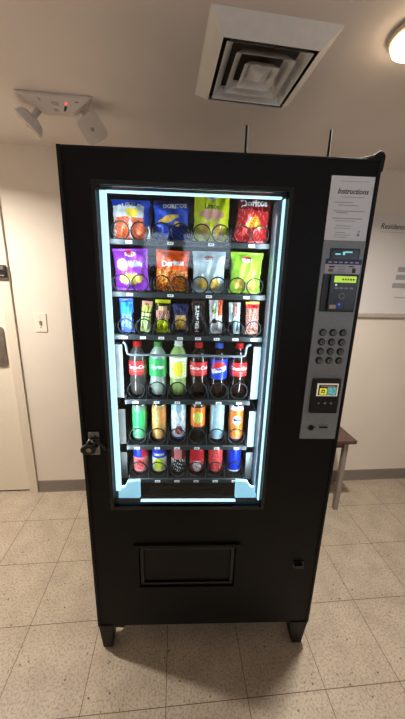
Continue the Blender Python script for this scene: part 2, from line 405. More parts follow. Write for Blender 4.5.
# delivery flap
fl = MB()
for x0, x1, z0, z1 in ((FS0+.004, FS1-.004, FZ0+.004, FZ0+.016), (FS0+.004, FS1-.004, FZ1-.016, FZ1-.004), (FS0+.004, FS0+.018, FZ0+.016, FZ1-.016), (FS1-.018, FS1-.004, FZ0+.016, FZ1-.016)):
    fl.box(x0, x1, .006, .028, z0, z1, m_glossblk)
fl.box(FS0+.018, FS1-.018, .014, .028, FZ0+.016, FZ1-.016, m_blk2)
part(fl, 'delivery_flap', bevel=.0015)
part(MB().rbox(.156, .556, -.010, 0, .541, .550, m_blk2, r=.003), 'flap_lip', bevel=.001)
kn = MB().rbox(.768, .812, -.004, 0, .432, .462, m_glossblk, r=.004).rbox(.774, .806, -.016, -.004, .441, .453, m_blackp, r=.004)
part(kn, 'door_handle', bevel=.001)
# legs
def leg(x0, x1, y0, y1, tx0, tx1, name='leg'):
    l = MB()
    l.hexa([(x0, y0+.01, .006), (x1, y0+.01, .006), (x1, y1-.02, .006), (x0, y1-.02, .006)], [(tx0, y0, ZB+.004), (tx1, y0, ZB+.004), (tx1, y1, ZB+.004), (tx0, y1, ZB+.004)], m_blk2)
    lg = part(l, name, bevel=.002)
    cx = (x0+x1)/2; cy = (y0+y1)/2
    f = MB().lathe([(0, 0), (.017, 0), (.018, .004), (.012, .006), (0, .006)], m_blackp, n=20, c=(cx, cy, 0)); part(f, 'levelling_foot', lg)
leg(.010, .048, -.004, .085, .002, .056); leg(.812, .854, -.004, .085, .788, .864)
leg(.012, .050, .76, .845, .004, .062); leg(.818, .856, .76, .845, .796, .862)
br = MB().box(.062, .10, .012, .016, ZB-.03, ZB+.004, m_blk2).disc((.082, ZB-.012), .008, .008, m_blackp, n=6, y2=.012)
part(br, 'leg_bracket')
# antennas and hinge bracket
m_ant = M('antenna_rubber', (14, 14, 15), .7, spec=.2)
for s in (.502, .741):
    a = MB().tube([(s, .06, ZT-.004), (s, .06, ZT+.006)], .006, m_blackp, n=10).tube([(s, .06, ZT+.005), (s, .06, ZT+.090)], [.0042, .0034], m_ant, n=8)
    part(a, 'antenna')
hb = MB().prism([(.80, ZT), (.862, ZT), (.868, ZT-.03), (.874, ZT-.028), (.876, ZT+.008), (.870, ZT+.019), (.858, ZT+.022), (.845, ZT+.012), (.82, ZT+.005)], .0, .045, m_blk2)
hb.tube([(.866, .022, ZT+.016), (.866, .022, ZT+.026)], .008, m_steel, n=12)
part(hb, 'hinge_bracket', bevel=.002)

# door lock on the left edge
m_chrome = M('worn_chrome', (150, 150, 150), .22, metal=.9, noise=.25, scale=50)
ls = MB().rbox(.022, .058, -.006, 0, .93, 1.015, m_chrome, r=.004)
for z in (.94, 1.005): ls.disc((.04, z), .004, -.009, m_steel, n=10, y2=-.006)
ls.tube([(.028, -.006, .985), (.028, -.02, .985), (.052, -.022, .985), (.07, -.02, .975), (.078, -.014, .955), (.08, 0, .95)], .004, m_blackp, n=8)
part(ls, 'hasp', bevel=.001, label='worn chrome hasp plate')
pl = empty('padlock', P(.034, -.022, .965), TH); pl.scale = (.8, .8, .8); tag(pl, 'small black padlock with a brass keyway hanging on the left hasp', 'padlock')
b = MB(); b.prism([(-.040, -.012), (-.026, -.026), (.014, -.022), (.022, -.006), (.014, .016), (-.018, .018), (-.040, .002)], -.012, .012, m_blackp); b.build('lock_body', pl, bevel=.004)
MB().disc((-.004, -.002), .011, -.015, m_chrome, n=20, y2=-.012).disc((-.004, -.002), .006, -.0165, M('brass', (170, 140, 90), .3, metal=.8), n=16, y2=-.015).build('keyway', pl)
MB().tube([(-.012, 0, .014), (-.012, 0, .028), (-.004, 0, .036), (.006, 0, .034), (.012, 0, .026), (.012, 0, .012)], .0035, m_chrome, n=8).build('shackle', pl)

# control panel
m_panel = M('grey_panel', (138, 144, 148), .4, metal=.1, noise=.08, scale=140)
m_panel2 = M('grey_panel_light', (138, 143, 146), .4, metal=.3, noise=.05)
cp = MB().rbox(.732, .855, -.005, 0, .994, 1.626, m_panel, r=.003)
cpo = part(cp, 'control_panel', bevel=.001)
m_cyan = M('cyan_lcd', (120, 200, 210), .4, emit=.7)
dp = MB().rbox(.754, .840, -.008, -.005, 1.572, 1.606, m_blackp, r=.002).box(.758, .836, -.0085, -.008, 1.576, 1.602, m_glossblk)
dp.box(.768, .784, -.009, -.0085, 1.588, 1.592, m_cyan).box(.790, .797, -.009, -.0085, 1.588, 1.597, m_cyan).box(.797, .818, -.009, -.0085, 1.594, 1.598, m_cyan)
part(dp, 'display', cpo, label='dark display with pale cyan digits')
m_navy = M('navy_sticker', (32, 42, 110), .4); m_wsk = M('white_sticker', (196, 196, 206), .4); m_red = M('red_print', (190, 30, 45), .4)
bs = MB().box(.744, .851, -.0062, -.005, 1.562, 1.577, m_navy)
for k in range(6): bs.box(.752+k*.016, .762+k*.016, -.0066, -.0062, 1.566, 1.5695, m_wsk)
bs.box(.744, .850, -.0062, -.005, 1.536, 1.562, m_wsk).box(.754, .769, -.0066, -.0062, 1.541, 1.549, M('tan_print', (150, 110, 90), .5)).box(.756, .772, -.0066, -.0062, 1.553, 1.557, m_ink)
for k in range(3): bs.box(.782, .806, -.0066, -.0062, 1.540+k*.007, 1.542+k*.007, m_panel2)
bs.box(.826, .836, -.0066, -.0062, 1.539, 1.552, m_ink).box(.815, .83, -.0066, -.0062, 1.555, 1.558, m_ink)
part(bs, 'payment_sticker', cpo, label='navy and white card payment sticker')
# card reader
rc = MB().rbox(.742, .848, -.009, -.005, 1.425, 1.534, m_blackp, r=.003)
rco = part(rc, 'card_reader', bevel=.001, label='black card reader with green screen')
m_lcd = M('green_lcd', (176, 214, 70), .4, emit=.75, noise=.1, scale=200)
part(MB().rbox(.762, .842, -.016, -.009, 1.430, 1.532, M('reader_black', (36, 37, 39), .3), r=.004), 'reader_face', rco, bevel=.001)
lc = MB().box(.772, .837, -.0168, -.016, 1.511, 1.529, m_lcd)
for k in range(5): lc.box(.795+k*.008, .800+k*.008, -.0172, -.0168, 1.517, 1.5225, m_ink)
part(lc, 'green_screen', rco)
kb = MB()
for k in range(4): kb.rbox(.775+k*.015, .786+k*.015, -.018, -.016, 1.492, 1.4975, m_panel2, r=.001)
kb.disc((.779, 1.504), .0025, -.018, M('white_led', (220, 240, 220), .4, emit=1), n=10, y2=-.016)
kb.disc((.800, 1.472), .009, -.0172, m_panel, n=20, y2=-.016).disc((.800, 1.472), .0065, -.0176, m_blackp, n=20, y2=-.0172)
part(kb, 'reader_buttons', rco)
sk = MB().disc((.796, 1.446), .0095, -.0172, M('blue_sticker', (40, 80, 190), .4), n=20, y2=-.016).disc((.796, 1.448), .003, -.0176, m_wsk, n=10, y2=-.0172).box(.768, .787, -.0168, -.016, 1.435, 1.446, M('cream_sticker', (200, 185, 170), .5))
part(sk, 'reader_stickers', rco)
# keypad
m_key = M('key_grey', (120, 124, 126), .4, metal=.3); keys = '123456789*0#'
for i, chx in enumerate(keys):
    x = .763+.032*(i % 3); z = 1.361-.0298*(i//3)
    k = MB().lathe([(0, -.0115), (.0075, -.0115), (.0105, -.0095), (.0115, -.005)], m_blackp, n=24, c=(x, 0, z), axis='y')
    k.disc((x, z), .0068, -.0122, m_key, n=20, y2=-.0115)
    put_text(k, chx, .012, flat(-.0125), m_blackp, x, z, bold=.0003)
    part(k, 'key', cpo)
# touch payment terminal
te = MB().rbox(.750, .841, -.016, -.005, 1.094, 1.213, m_blackp, r=.004)
teo = part(te, 'payment_terminal', bevel=.0015, label='black contactless payment terminal with small colour screen')
scn = MB().box(.764, .833, -.0168, -.016, 1.155, 1.198, M('screen_pale', (214, 200, 180), .3, emit=.55, noise=.15, scale=200))
scn.box(.769, .829, -.0172, -.0168, 1.158, 1.194, M('screen_dark', (40, 44, 40), .3, emit=.3))
scn.box(.773, .797, -.0176, -.0172, 1.160, 1.182, M('screen_yellow', (196, 196, 60), .3, emit=.7, noise=.5, scale=260)).box(.779, .790, -.018, -.0176, 1.166, 1.177, m_ink).box(.782, .787, -.0183, -.018, 1.169, 1.174, MATS['screen_yellow'])
scn.box(.799, .827, -.0176, -.0172, 1.160, 1.186, M('screen_teal', (90, 160, 160), .3, emit=.6, noise=.6, scale=240)).box(.776, .822, -.0176, -.0172, 1.188, 1.191, M('screen_pink', (160, 120, 120), .3, emit=.4))
part(scn, 'terminal_screen', teo, label='lit colour screen')
td = MB()
for x, rr in ((.776, .003), (.797, .004), (.817, .004)): td.disc((x, 1.130), rr, -.0168, m_panel, n=14, y2=-.016)
td.disc((.783, 1.142), .003, -.0168, m_navy, n=10, y2=-.016)
part(td, 'terminal_keys', teo)
cn = MB().disc((.766, 1.036), .0105, -.0065, m_blackp, n=20, y2=-.005).disc((.766, 1.036), .006, -.009, m_glossblk, n=16, y2=-.0065).box(.774, .780, -.007, -.005, 1.036, 1.040, m_blackp)
part(cn, 'coin_return', cpo)
cs = MB().rbox(.788, .825, -.0065, -.005, 1.031, 1.047, m_panel2, r=.004).rbox(.794, .822, -.0075, -.0065, 1.036, 1.042, m_glossblk, r=.002)
part(cs, 'coin_slot', cpo)
# instruction sheet stuck above the panel
m_paper = M('printed_paper', (236, 240, 248), .6, noise=.015, scale=10); m_grey = M('grey_print', (160, 166, 176), .6)
sh = empty('instruction_sheet', P(.794, -.0008, 1.7098), TH); tag(sh, 'white sheet headed Instructions stuck on the machine above the keypad panel', 'paper sign')
MB().box(-.061, .061, -.0006, 0, -.0825, .0825, m_paper).build('paper', sh)
tx = MB(); put_text(tx, 'Instructions', .0182, flat(-.0008), m_ink, .0035, .0445, shear=.25, bold=.0005)
for x0, x1, z, hh_ in ((-.035, .045, .069, .001), (-.03, .04, .030, .0013), (-.045, .01, .016, .0016), (-.034, .024, .009, .0016), (-.045, .045, -.006, .0018), (-.036, -.004, -.0105, .0022), (-.045, .040, -.025, .002), (-.036, .022, -.031, .0014),
              (-.032, .012, -.044, .0016), (-.036, .010, -.050, .0014), (-.032, -.002, -.062, .0014), (-.034, .012, -.068, .0014), (-.034, .004, -.074, .0014)):
    tx.box(x0, x1, -.0008, -.0006, z, z+hh_, m_grey)
tx.disc((.036, -.066), .0045, -.0008, m_grey, n=12, y2=-.0006).disc((.037, -.057), .0028, -.0008, m_grey, n=12, y2=-.0006)
tx.build('printed_text', sh)

# ------------------------------------------------------------------ goods: snack bags
def C(name, rgb, rough=.28, metal=.15, noise=.08, scale=90): return M(name, rgb, rough, metal, noise, scale)
def wob(x, y, s=1): return math.sin(x*37.1*s+math.sin(y*23.7*s)*2)+math.sin(y*41.3*s+x*11.9*s)*.8+math.sin((x+y)*67*s)*.5
def bag(name, w, h, t, paint, texts, label, cat, group, pos, tilt=0, lean=0, nu=44, nv=56, crimp=.05, seed=0, bulge=1.):
    rnd = random.Random(seed); ph = [rnd.uniform(0, 6) for _ in range(6)]
    def S(x, z, off=0, side=-1):
        u = x/(w/2); v = z/h
        vv = min(max((v-crimp)/(1-2*crimp), 0), 1)
        e = (1-min(1, abs(2*vv-1))**2.6)*(1-min(1, abs(u))**2.4)
        wr = .0045*math.sin(u*5+ph[0]+v*3)*math.sin(v*9+ph[1])+.002*math.sin(u*11+ph[2]-v*7)+.0022*math.sin(v*21+u*4+ph[3])*(abs(2*vv-1)**1.5)
        pin = 1-.04*e-.085*(1-abs(2*v-1)**2.2)+.012*math.sin(v*17+ph[4])+.008*math.sin(v*31+ph[5])-.012
        d = t/2*e*bulge+wr*min(1, e*3)
        return (x*pin, side*(d+.0006)+(-off if side < 0 else off), z)
    mb = MB(); 
    for side in (-1, 1):
        vs = []; fs = []; ms = []
        for j in range(nv+1):
            for i in range(nu+1):
                x = -w/2+w*i/nu; z = h*j/nv; vs.append(S(x, z, 0, side))
        for j in range(nv):
            for i in range(nu):
                a = j*(nu+1)+i; q = (a, a+1, a+nu+2, a+nu+1)
                fs.append(q if side < 0 else q[::-1]); u = (i+.5)/nu*2-1; v = (j+.5)/nv
                ms.append(paint(u, v) if side < 0 else paint(2, 0))
        mb.add(vs, fs, ms, True)
    # close the rim
    rim = []
    for j in range(nv): rim += [(0, j, 0, j+1), (nu, j, nu, j+1)]
    for i in range(nu): rim += [(i, 0, i+1, 0), (i, nv, i+1, nv)]
    n1 = (nu+1)*(nv+1); base = paint(2, 0)
    mb.f += [[a[1]*(nu+1)+a[0], a[3]*(nu+1)+a[2], a[3]*(nu+1)+a[2]+n1, a[1]*(nu+1)+a[0]+n1] for a in rim]; mb.m += [mb.mi(base)]*len(rim); mb.sm += [False]*len(rim)
    for tt in texts:
        s, size, cx, cz, mt = tt[:5]; kw = tt[5] if len(tt) > 5 else {}
        put_text(mb, s, size, lambda x, z: S(x, z, .0007), mt, cx, cz, **kw)
    o = mb.build(name); o.location = P(pos[0], pos[1], pos[2]+w/2*abs(math.sin(tilt))); o.rotation_euler = (lean, tilt, TH)
    tag(o, label, cat, group); return o
YF = .176
cw = C('white_foil', (214, 220, 226)); cblue = C('royal_blue_foil', (28, 70, 190)); cor = C('orange_foil', (236, 92, 24)); cyel = C('yellow_chip', (232, 190, 60))
cdo = C('deep_orange_chip', (214, 62, 20)); clime = C('lime_foil', (204, 216, 28)); cred = C('red_foil', (204, 34, 44)); cdred = C('dark_red_foil', (90, 24, 26))
cpur = C('purple_foil', (140, 58, 190)); cgrn = C('green_foil', (152, 204, 66)); csil = C('silver_foil', (172, 196, 208)); cbk = C('black_foil', (22, 20, 22)); cnv = C('navy_foil', (18, 26, 84))
cpk = C('pink_tan', (206, 150, 136)); cdg = C('dark_green_print', (40, 120, 60)); clg = C('pale_green', (196, 220, 160)); cbr = C('brown_wrap', (66, 42, 34)); ctan = C('tan_print2', (200, 160, 110)); csky = C('sky_blue_foil', (50, 150, 235))
def ell(u, v, cu, cv, a, b): return ((u-cu)/a)**2+((v-cv)/b)**2 < 1
def p_ruf(u, v):
    if u > 1.5: return cblue
    if v > .84 or (u > .72 and v > .35): return cblue
    if v > .77: return cw
    if ell(u, v, .1, .68, .36+.06*wob(u, v), .12): return cyel if wob(u, v, 2) > -.6 else clime
    if v < .56 and (abs(u+.48) < .42+.05*wob(u, v) or abs(u-.45) < .4): return cor if wob(u, v, 1.6) > -.5 else cpk
    return cw
def p_cool(u, v):
    if u > 1.5: return cblue
    if abs(v-.56-.12*u) < .09-.09*abs(u+.15) and abs(u+.15) < .62: return cyel if wob(u, v) > -.9 else cpk
    if ell(u, v, .35, .42, .15, .07): return cyel
    if v < .30 and wob(u, v, 1.3) > .2: return cblue
    if v < .4: return cnv if u > -.2 else cblue
    if v > .9: return cnv
    return cblue
def p_lays(base, chipbase=None, chip=None):
    chip = chip or cyel
    def f(u, v):
        if u > 1.5: return base
        if ell(u, v, -.02, .84, .30, .055) and v > .835: return cred
        if ell(u, v, -.02, .82, .33, .075): return cw
        if chipbase and ell(u, v, 0, .50, .75, .10+.02*wob(u, v)): return chipbase
        if v < .38 and (ell(u, v, -.38, .22, .34+.05*wob(u, v), .15) or ell(u, v, .38, .22, .34, .15)): return chip if wob(u, v, 1.5) > -1 else cw
        return base
    return f
def p_nacho(u, v):
    if u > 1.5: return cred
    if v > .86: return cbr
    if v > .66: return cdred if wob(u, v, .7) > -.9 else cred
    if abs(u-.1) < .55*(1-(v-.32)/.26) and .30 < v < .58: return cyel if wob(u, v, 2) > -.4 else cor
    return cred if wob(u, v) > -1.2 else cpk
def p_flam(u, v):
    if u > 1.5: return cor
    if v > .86: return cor if wob(u, v) > -.4 else cdo
    if .56 < v < .80: return cdo if abs(v-.69-.08*u) < .075 else cor
    if ell(u, v, -.55, .68, .22, .08): return cgrn
    if v < .52:
        k = wob(u*1.2, v*1.4)
        return cdo if k > .5 else (cyel if k > -.3 else (cbr if k > -.9 else cor))
    return cor
def p_purple(u, v):
    if u > 1.5: return cpur
    if ell(u, v, -.1, .92, .16, .05): return cred
    if ell(u, v, .0, .87, .34, .065): return cw
    if ell(u, v, 0, .28, .72, .13+.02*wob(u, v)): return cyel if wob(u, v, 1.4) > -.7 else clg
    if ell(u, v, -.5, .62, .34, .14): return clg if wob(u, v) > -.2 else cpk
    if .52 < v < .74 and abs(u-.3) < .45 and abs(v-.63) < .035+.05*(wob(u, v) > 0): return csil
    return cpur
G1 = 'snack bags on the top two trays'
w1 = C('white_print', (238, 240, 242), .4, 0); dkp = C('dark_green_text', (60, 90, 30), .4, 0)
zz = lambda r: ZF[r]+.0049
bagspec = [
 (1, 0, 'crisp_packet', .128, .122, .044, p_ruf, [('RUFFLES', .025, 0, .1045, w1, dict(bold=.0009, arc=-6))], 'blue, white and orange crisp bag at the left end of the top tray', .006),
 (1, 1, 'crisp_packet', .122, .124, .044, p_cool, [('DORITOS', .0190, .012, .1065, w1, dict(bold=.0009, rot=.06))], 'royal blue tortilla chip bag with yellow chips printed on it, top tray', 0),
 (1, 2, 'crisp_packet', .126, .168, .044, p_lays(clime, cpk), [("LAY'S", .0125, 0, .138, cdred, dict(bold=.0006)), ('Limón', .022, 0, .107, dkp, dict(bold=.0004))], 'lime yellow crisp bag, tallest on the top tray', .01),
 (1, 3, 'crisp_packet', .118, .148, .044, p_nacho, [('Doritos', .0300, -.004, .118, w1, dict(bold=.0012, rot=.12))], 'red tortilla chip bag at the right end of the top tray', .09),
 (2, 0, 'crisp_packet', .122, .136, .044, p_purple, [("Lay's", .013, 0, .1185, cdred, dict(bold=.0006)), ('Kettle', .020, .016, .100, w1, dict(bold=.0004))][:1], 'purple crisp bag at the left end of the second tray', -.03),
 (2, 1, 'crisp_packet', .118, .134, .044, p_flam, [('Doritos', .0265, .002, .0915, w1, dict(bold=.0011, rot=.10))], 'bright orange tortilla chip bag on the second tray', .04),
 (2, 2, 'crisp_packet', .118, .137, .044, p_lays(csil), [("LAY'S", .0125, 0, .1125, cdred, dict(bold=.0006)), ('', .01, 0, 0, w1)][:1], 'pale silver blue crisp bag with yellow crisps, second tray', 0),
 (2, 3, 'crisp_packet', .116, .137, .044, p_lays(cgrn, None), [("LAY'S", .0125, 0, .1125, cdred, dict(bold=.0006))], 'bright green crisp bag at the right end of the second tray', .02)]
for n, (r, i, nm, w, h, t, pf, tx_, lab, tl) in enumerate(bagspec):
    bag(nm, w, h, t, pf, tx_, lab, 'crisp bag', G1, (LANES[r][i], YF-.009, zz(r)), tilt=tl, seed=n+3)
# a blue bag behind the first one
bag('crisp_packet', .118, .134, .044, lambda u, v: cblue, [], 'plain blue crisp bag standing behind the left bag of the top tray', 'crisp bag', G1, (.156, YF+.082, zz(1)), seed=40)

# third tray: sweets and bars
def p_a(u, v):
    if u > 1.5: return cblue
    if v > .9 or v < .08 or abs(u) > .86: return cblue
    if v > .55: return csky
    return csky if wob(u, v, 1.2) > .5 else (csil if wob(u, v) > -.6 else cblue)
def p_b(u, v):
    if v > .88 or u > 1.5: return cpk
    if v > .66: return cgrn if wob(u, v) > .1 else ctan
    if .48 < v < .52 or .62 < v < .66: return cbr
    return clg if wob(u, v, .8) > -1 else cgrn
def p_c(u, v):
    if u > 1.5: return clime
    if v > .9 or v < .1: return clime
    if v > .8: return cbk
    if v > .68: return ctan if abs(u) < .6 else cbk
    if v > .42: return cpk if wob(u, v, 1.6) > -.2 else cbk
    return clime if abs(u) < .78 and wob(u, v, 1.2) > -1.3 else cbk
def p_d(u, v):
    if u > 1.5 or v > .62: return cnv
    if abs(u) > .8 or v < .12: return cnv
    return cyel if wob(u, v, 1.5) > .3 else (ctan if wob(u, v, 1.5) > -.7 else cbr)
def p_e(u, v):
    if u > 1.5: return cbk
    if v > .78: return cbr if wob(u, v) > -.3 else cbk
    return cbk
def p_f(u, v):
    if u > 1.5: return cw
    if v > .55 and u > .3: return cor if wob(u, v) > -.7 else cpk
    if ell(u, v, -.3, .68, .3, .09): return cbr if wob(u, v, 2) > 0 else cgrn
    if ell(u, v, -.3, .38, .45, .06): return cbk
    return cw if wob(u, v) > -1.4 else cpk
def p_g(u, v):
    if v < .4 and u < -.1 and u < 1.5: return cbk
    if v > .55 and abs(u) < .4: return cpk if wob(u, v, 1.5) > -.2 else cbr
    return csil
def p_h(u, v):
    if u > 1.5: return cpk
    if v > .92: return cyel
    if v > .8: return cred
    if ell(u, v, 0, .36, .5, .16): return cred if wob(u, v, 1.8) > .1 else cw
    return cpk if wob(u, v, 1.2) > -.5 else cbr
G3 = 'sweets and chocolate on the third tray'
sw = [
 ('candy_packet', .050, .119, .024, p_a, [], 'sky blue tall sweet packet at the left end of the third tray', 0),
 ('snack_bar', .038, .110, .020, p_b, [], 'narrow pale green and tan snack bar leaning on the third tray', .10),
 ('candy_packet', .054, .117, .026, p_c, [], 'black packet with yellow top and bottom on the third tray', .02),
 ('peanut_packet', .054, .104, .025, p_d, [], 'navy blue nut packet, shortest on the third tray', 0),
 ('chocolate_bar', .048, .118, .018, p_e, [("HERSHEY'S", .0200, -.004, .052, w1, dict(bold=.0008, rot=PI/2))], 'dark brown chocolate bar with upright white lettering, third tray', 0),
 ('chocolate_bar', .050, .120, .020, p_f, [], 'white and orange chocolate bar wrapper on the third tray', -.03),
 ('chocolate_bar', .044, .113, .018, p_g, [], 'silver grey wrapper with dark patch, second from the right on the third tray', -.02),
 ('chocolate_bar', .050, .117, .022, p_h, [('KitKat', .018, .002, .050, cred, dict(bold=.0006, rot=PI/2))][:0], 'pink and red chocolate wrapper at the right end of the third tray', -.03)]
for i, (nm, w, h, t, pf, tx_, lab, tl) in enumerate(sw):
    bag(nm, w, h, t, pf, tx_, lab, 'sweets', G3, (LANES[3][i], YF-.012, zz(3)), tilt=tl, nu=26, nv=56, seed=60+i, crimp=.07)

# bottles on the fourth tray
def m_pet(name, rgb, rough=.06):
    return M(name, rgb, rough, noise=.02, trans=0, spec=.8)
def can_map(R, cx=0): return lambda x, z: (R*math.sin(x/R), -R*math.cos(x/R), z)
def bottle(pos, liquid, capm, labm, labf, texts, label, lz=(.083, .135), h=.205, R=.033, dark=True, group='bottles on the fourth tray'):
    o = empty('soda_bottle', P(*pos), TH); tag(o, label, 'bottle', group)
    k = h/.205
    n = 48
    prof = [(0, .004), (.012, .002), (.020, 0), (.026, .002), (.0295, .010), (R, .022), (R, .040), (R*.93, .055), (R*.91, .066), (R*.97, .078), (R, .082), (R, .136), (R*.97, .146), (R*.86, .160), (R*.62, .174), (R*.42, .184), (.0125, .190), (.0125, .192)]
    prof = [(a, b_*k) for a, b_ in prof]
    b = MB().lathe(prof, liquid, n=n)
    # petaloid base: five shallow lobes
    b.v = [(x*(1-.07*max(0, math.cos(5*math.atan2(y, x)))*(1-min(1, z/.05))), y*(1-.07*max(0, math.cos(5*math.atan2(y, x)))*(1-min(1, z/.05))), z) for x, y, z in b.v]
    b.build('bottle_body', o)
    z0, z1 = lz[0]*k, lz[1]*k; Rl = R+.0006
    N = 22
    l = MB().lathe([(Rl, z0+(z1-z0)*j/N) for j in range(N+1)], lambda a, z: labf(a, (z-z0)/(z1-z0)), n=96)
    for t in texts:
        s, size, cx, cz, mt = t[:5]; kw = t[5] if len(t) > 5 else {}
        put_text(l, s, size, lambda x, z: can_map(Rl+.0006)(x, z), mt, cx, cz*k, **kw)
    l.build('bottle_label', o)
    c = MB().lathe([(.0125, .187*k), (.0160, .187*k), (.0160, .190*k), (.0145, .1905*k), (.0148, .203*k), (.0135, .205*k), (0, .205*k)], capm, n=30)
    c.build('cap', o)
    return o
m_cola = m_pet('cola_in_plastic', (26, 14, 12)); m_clear = m_pet('clear_drink_in_plastic', (150, 168, 160)); m_lemon = m_pet('pale_green_bottle', (150, 180, 110)); m_smoke = m_pet('smoky_bottle', (64, 62, 60))
l_red = M('red_label', (200, 40, 48), .35); l_grn = M('green_label', (40, 160, 84), .35); l_blue = M('blue_label', (24, 60, 190), .35); l_w = M('white_label', (226, 230, 226), .4); l_lem = M('lemon_label', (222, 214, 60), .35); l_pk = M('pale_red_label', (196, 92, 84), .35)
cap_r = M('red_cap', (190, 30, 34), .4); cap_w = M('white_cap', (215, 222, 215), .4); cap_g = M('green_cap', (70, 140, 70), .4); cap_b = M('blue_cap', (40, 80, 180), .4)
def lb_cola(a, v): return l_red if v > .3 else (l_pk if v > .24 else l_red)
def lb_spr(a, v): return l_grn
def lb_lem(a, v):
    if v > .86: return l_w
    if (a/.7)**2+((v-.45)/.35)**2 < 1: return l_lem
    return l_w if wob(a*.4, v) > .2 else M('lime_label', (190, 210, 110), .35)
def lb_pep(a, v):
    q = (a/.95)**2+((v-.48)/.42)**2
    if q < 1:
        s = (v-.48)/.42-.25*a/.95
        return l_red if s > .28 else (l_blue if s < -.28 else l_w)
    return l_blue
YBt = .1815
cola_t = [('Coca-Cola', .0200, 0, .1125, l_w, dict(bold=.0007, shear=.3)), ]
bz = zz(4)
bottle((LANES[4][0], YBt, bz), m_smoke, cap_r, l_red, lb_cola, cola_t, 'cola bottle with red label and empty looking smoky base, leftmost on the fourth tray')
bottle((LANES[4][1], YBt, bz), m_clear, cap_g, l_grn, lb_spr, [('Sprite', .021, 0, .114, l_w, dict(bold=.0006))], 'clear soda bottle with a green label, second from the left on the fourth tray', lz=(.078, .146))
bottle((LANES[4][2], YBt, bz), m_lemon, cap_w, l_w, lb_lem, [], 'pale green bottle with white cap and lemon yellow label', lz=(.070, .146), h=.21)
bottle((LANES[4][3], YBt, bz), m_cola, cap_r, l_red, lb_cola, cola_t, 'cola bottle with red label and red cap between the lemon and the blue bottles')
bottle((LANES[4][4], YBt, bz), m_cola, cap_b, l_blue, lb_pep, [('PEPSI', .0125, 0, .108, l_blue, dict(bold=.0008))], 'cola bottle with blue label and red, white and blue roundel', lz=(.070, .146))
bottle((LANES[4][5], YBt, bz), m_cola, cap_r, l_red, lb_cola, cola_t, 'cola bottle with red label at the right end of the fourth tray')

# cans on the fifth and sixth trays
m_al = M('can_aluminium', (176, 180, 184), .25, metal=.9, noise=.05)
def can(name, pos, R, h, paint, texts, label, group, cat='can'):
    o = empty(name, P(*pos), TH); tag(o, label, cat, group)
    pr = [(R*.80, .004), (R*.84, 0), (R*.90, .003), (R, .011)]+[(R, .011+(h-.026)*j/34) for j in range(1, 35)]+[(R*.93, h-.009), (R*.86, h-.003), (R*.86, h)]
    def f(a, z):
        if z < .009 or z > h-.004: return m_al
        return paint(a, z/h)
    b = MB().lathe(pr, f, n=84)
    for t in texts:
        s, size, cx, cz, mt = t[:5]; kw = t[5] if len(t) > 5 else {}
        put_text(b, s, size, can_map(R+.0006), mt, cx, cz, **kw)
    b.build('can_body', o)
    li_ = MB().lathe([(R*.86, h), (R*.82, h+.001), (R*.80, h-.003), (0, h-.003)], m_al, n=40).lathe([(0, .004), (R*.80, .004)], m_al, n=40)
    li_.build('can_lid', o)
    tb_ = MB().rbox(-.006, .006, -.014, .006, h-.0029, h-.0018, m_al, r=.004, axis='z'); tb_.build('pull_tab', o)
    return o
def K(n, c, rough=.3, metal=.2): return M('can_'+n, c, rough, metal, .06, 80)
kg, kgo, ko, kw_, klb, kbk, kb_, kr, ky, kdr, kpk, kcor, klg = K('green', (60, 190, 110)), K('gold', (196, 160, 96)), K('orange', (232, 120, 40)), K('white', (226, 230, 232)), K('ice_blue', (160, 200, 224)), K('black', (20, 18, 20)), K('blue', (24, 54, 190)), K('red', (206, 34, 48)), K('yellow', (224, 214, 40)), K('dark_red', (84, 20, 28)), K('pink', (220, 130, 130)), K('coral', (226, 72, 76)), K('light_green', (150, 200, 130))
kfg = K('frosted_green', (110, 150, 130)); kso = K('soft_orange', (226, 150, 80))
def c5a(a, v): return kfg if v > .82 or v < .12 else (kg if abs(a) < 1.0+.15*wob(a, v, .3) and v > .42 else (kfg if wob(a*.4, v) > 0 else kg))
def c5b(a, v):
    if v > .9 or v < .08: return kgo
    if v > .48: return kso if a > .1 else (klg if wob(a*.4, v) > -.3 else ko)
    return kgo if wob(a*.4, v) > -.8 else kso
def c5c(a, v):
    if v < .12: return kb_
    if ((a-.1)/.55)**2+((v-.3)/.12)**2 < 1: return kpk if wob(a, v, .6) > .2 else kbk
    return klb if wob(a*.3, v, .8) > .3 or v > .8 else kw_
def c5d(a, v):
    if v < .42: return kbk
    if v > .94: return kbk
    return (ky if wob(a*.5, v) > .1 else klg) if (a/.7)**2+((v-.68)/.16)**2 < 1 else ko
def c5e(a, v): return klb if v > .1 and wob(a*.25, v*.7) > -1.4 else kw_
def c5f(a, v):
    if (a/.62)**2+((v-.60)/.13)**2 < 1: return kw_
    if v < .12: return kpk
    if v > .88: return kw_
    return ko if v > .45 or wob(a*.4, v) > -.7 else kgo
def c6a(a, v):
    if v > .62: return kb_ if a < .3 else kr
    if (a/.6)**2+((v-.38)/.2)**2 < 1: return kr if wob(a*.5, v) > -.3 else kpk
    return kpk
def c6b(a, v):
    if v > .60: return kb_
    if (a/.75)**2+((v-.36)/.24)**2 < 1: return ky if wob(a*.5, v) > -.8 else kg
    return kw_ if v > .12 else ky
def c6c(a, v):
    if v > .55: return kdr if abs(a) > .5 else kpk
    return kbk if wob(a*.5, v) > -.6 else kw_
def c6d(a, v):
    if (a/.6)**2+((v-.3)/.2)**2 < 1: return kw_ if wob(a*.5, v) > -.6 else kpk
    return kr if v > .5 or wob(a*.4, v) > -.2 else kpk
def c6e(a, v): return kcor if wob(a*.3, v) > -1.2 else kpk
def c6f(a, v): return kb_ if v > .14 else kw_
G5 = 'cans and bottles on the fifth tray'; G6 = 'cans on the bottom tray'; X = LANES[5]; yc = .1775
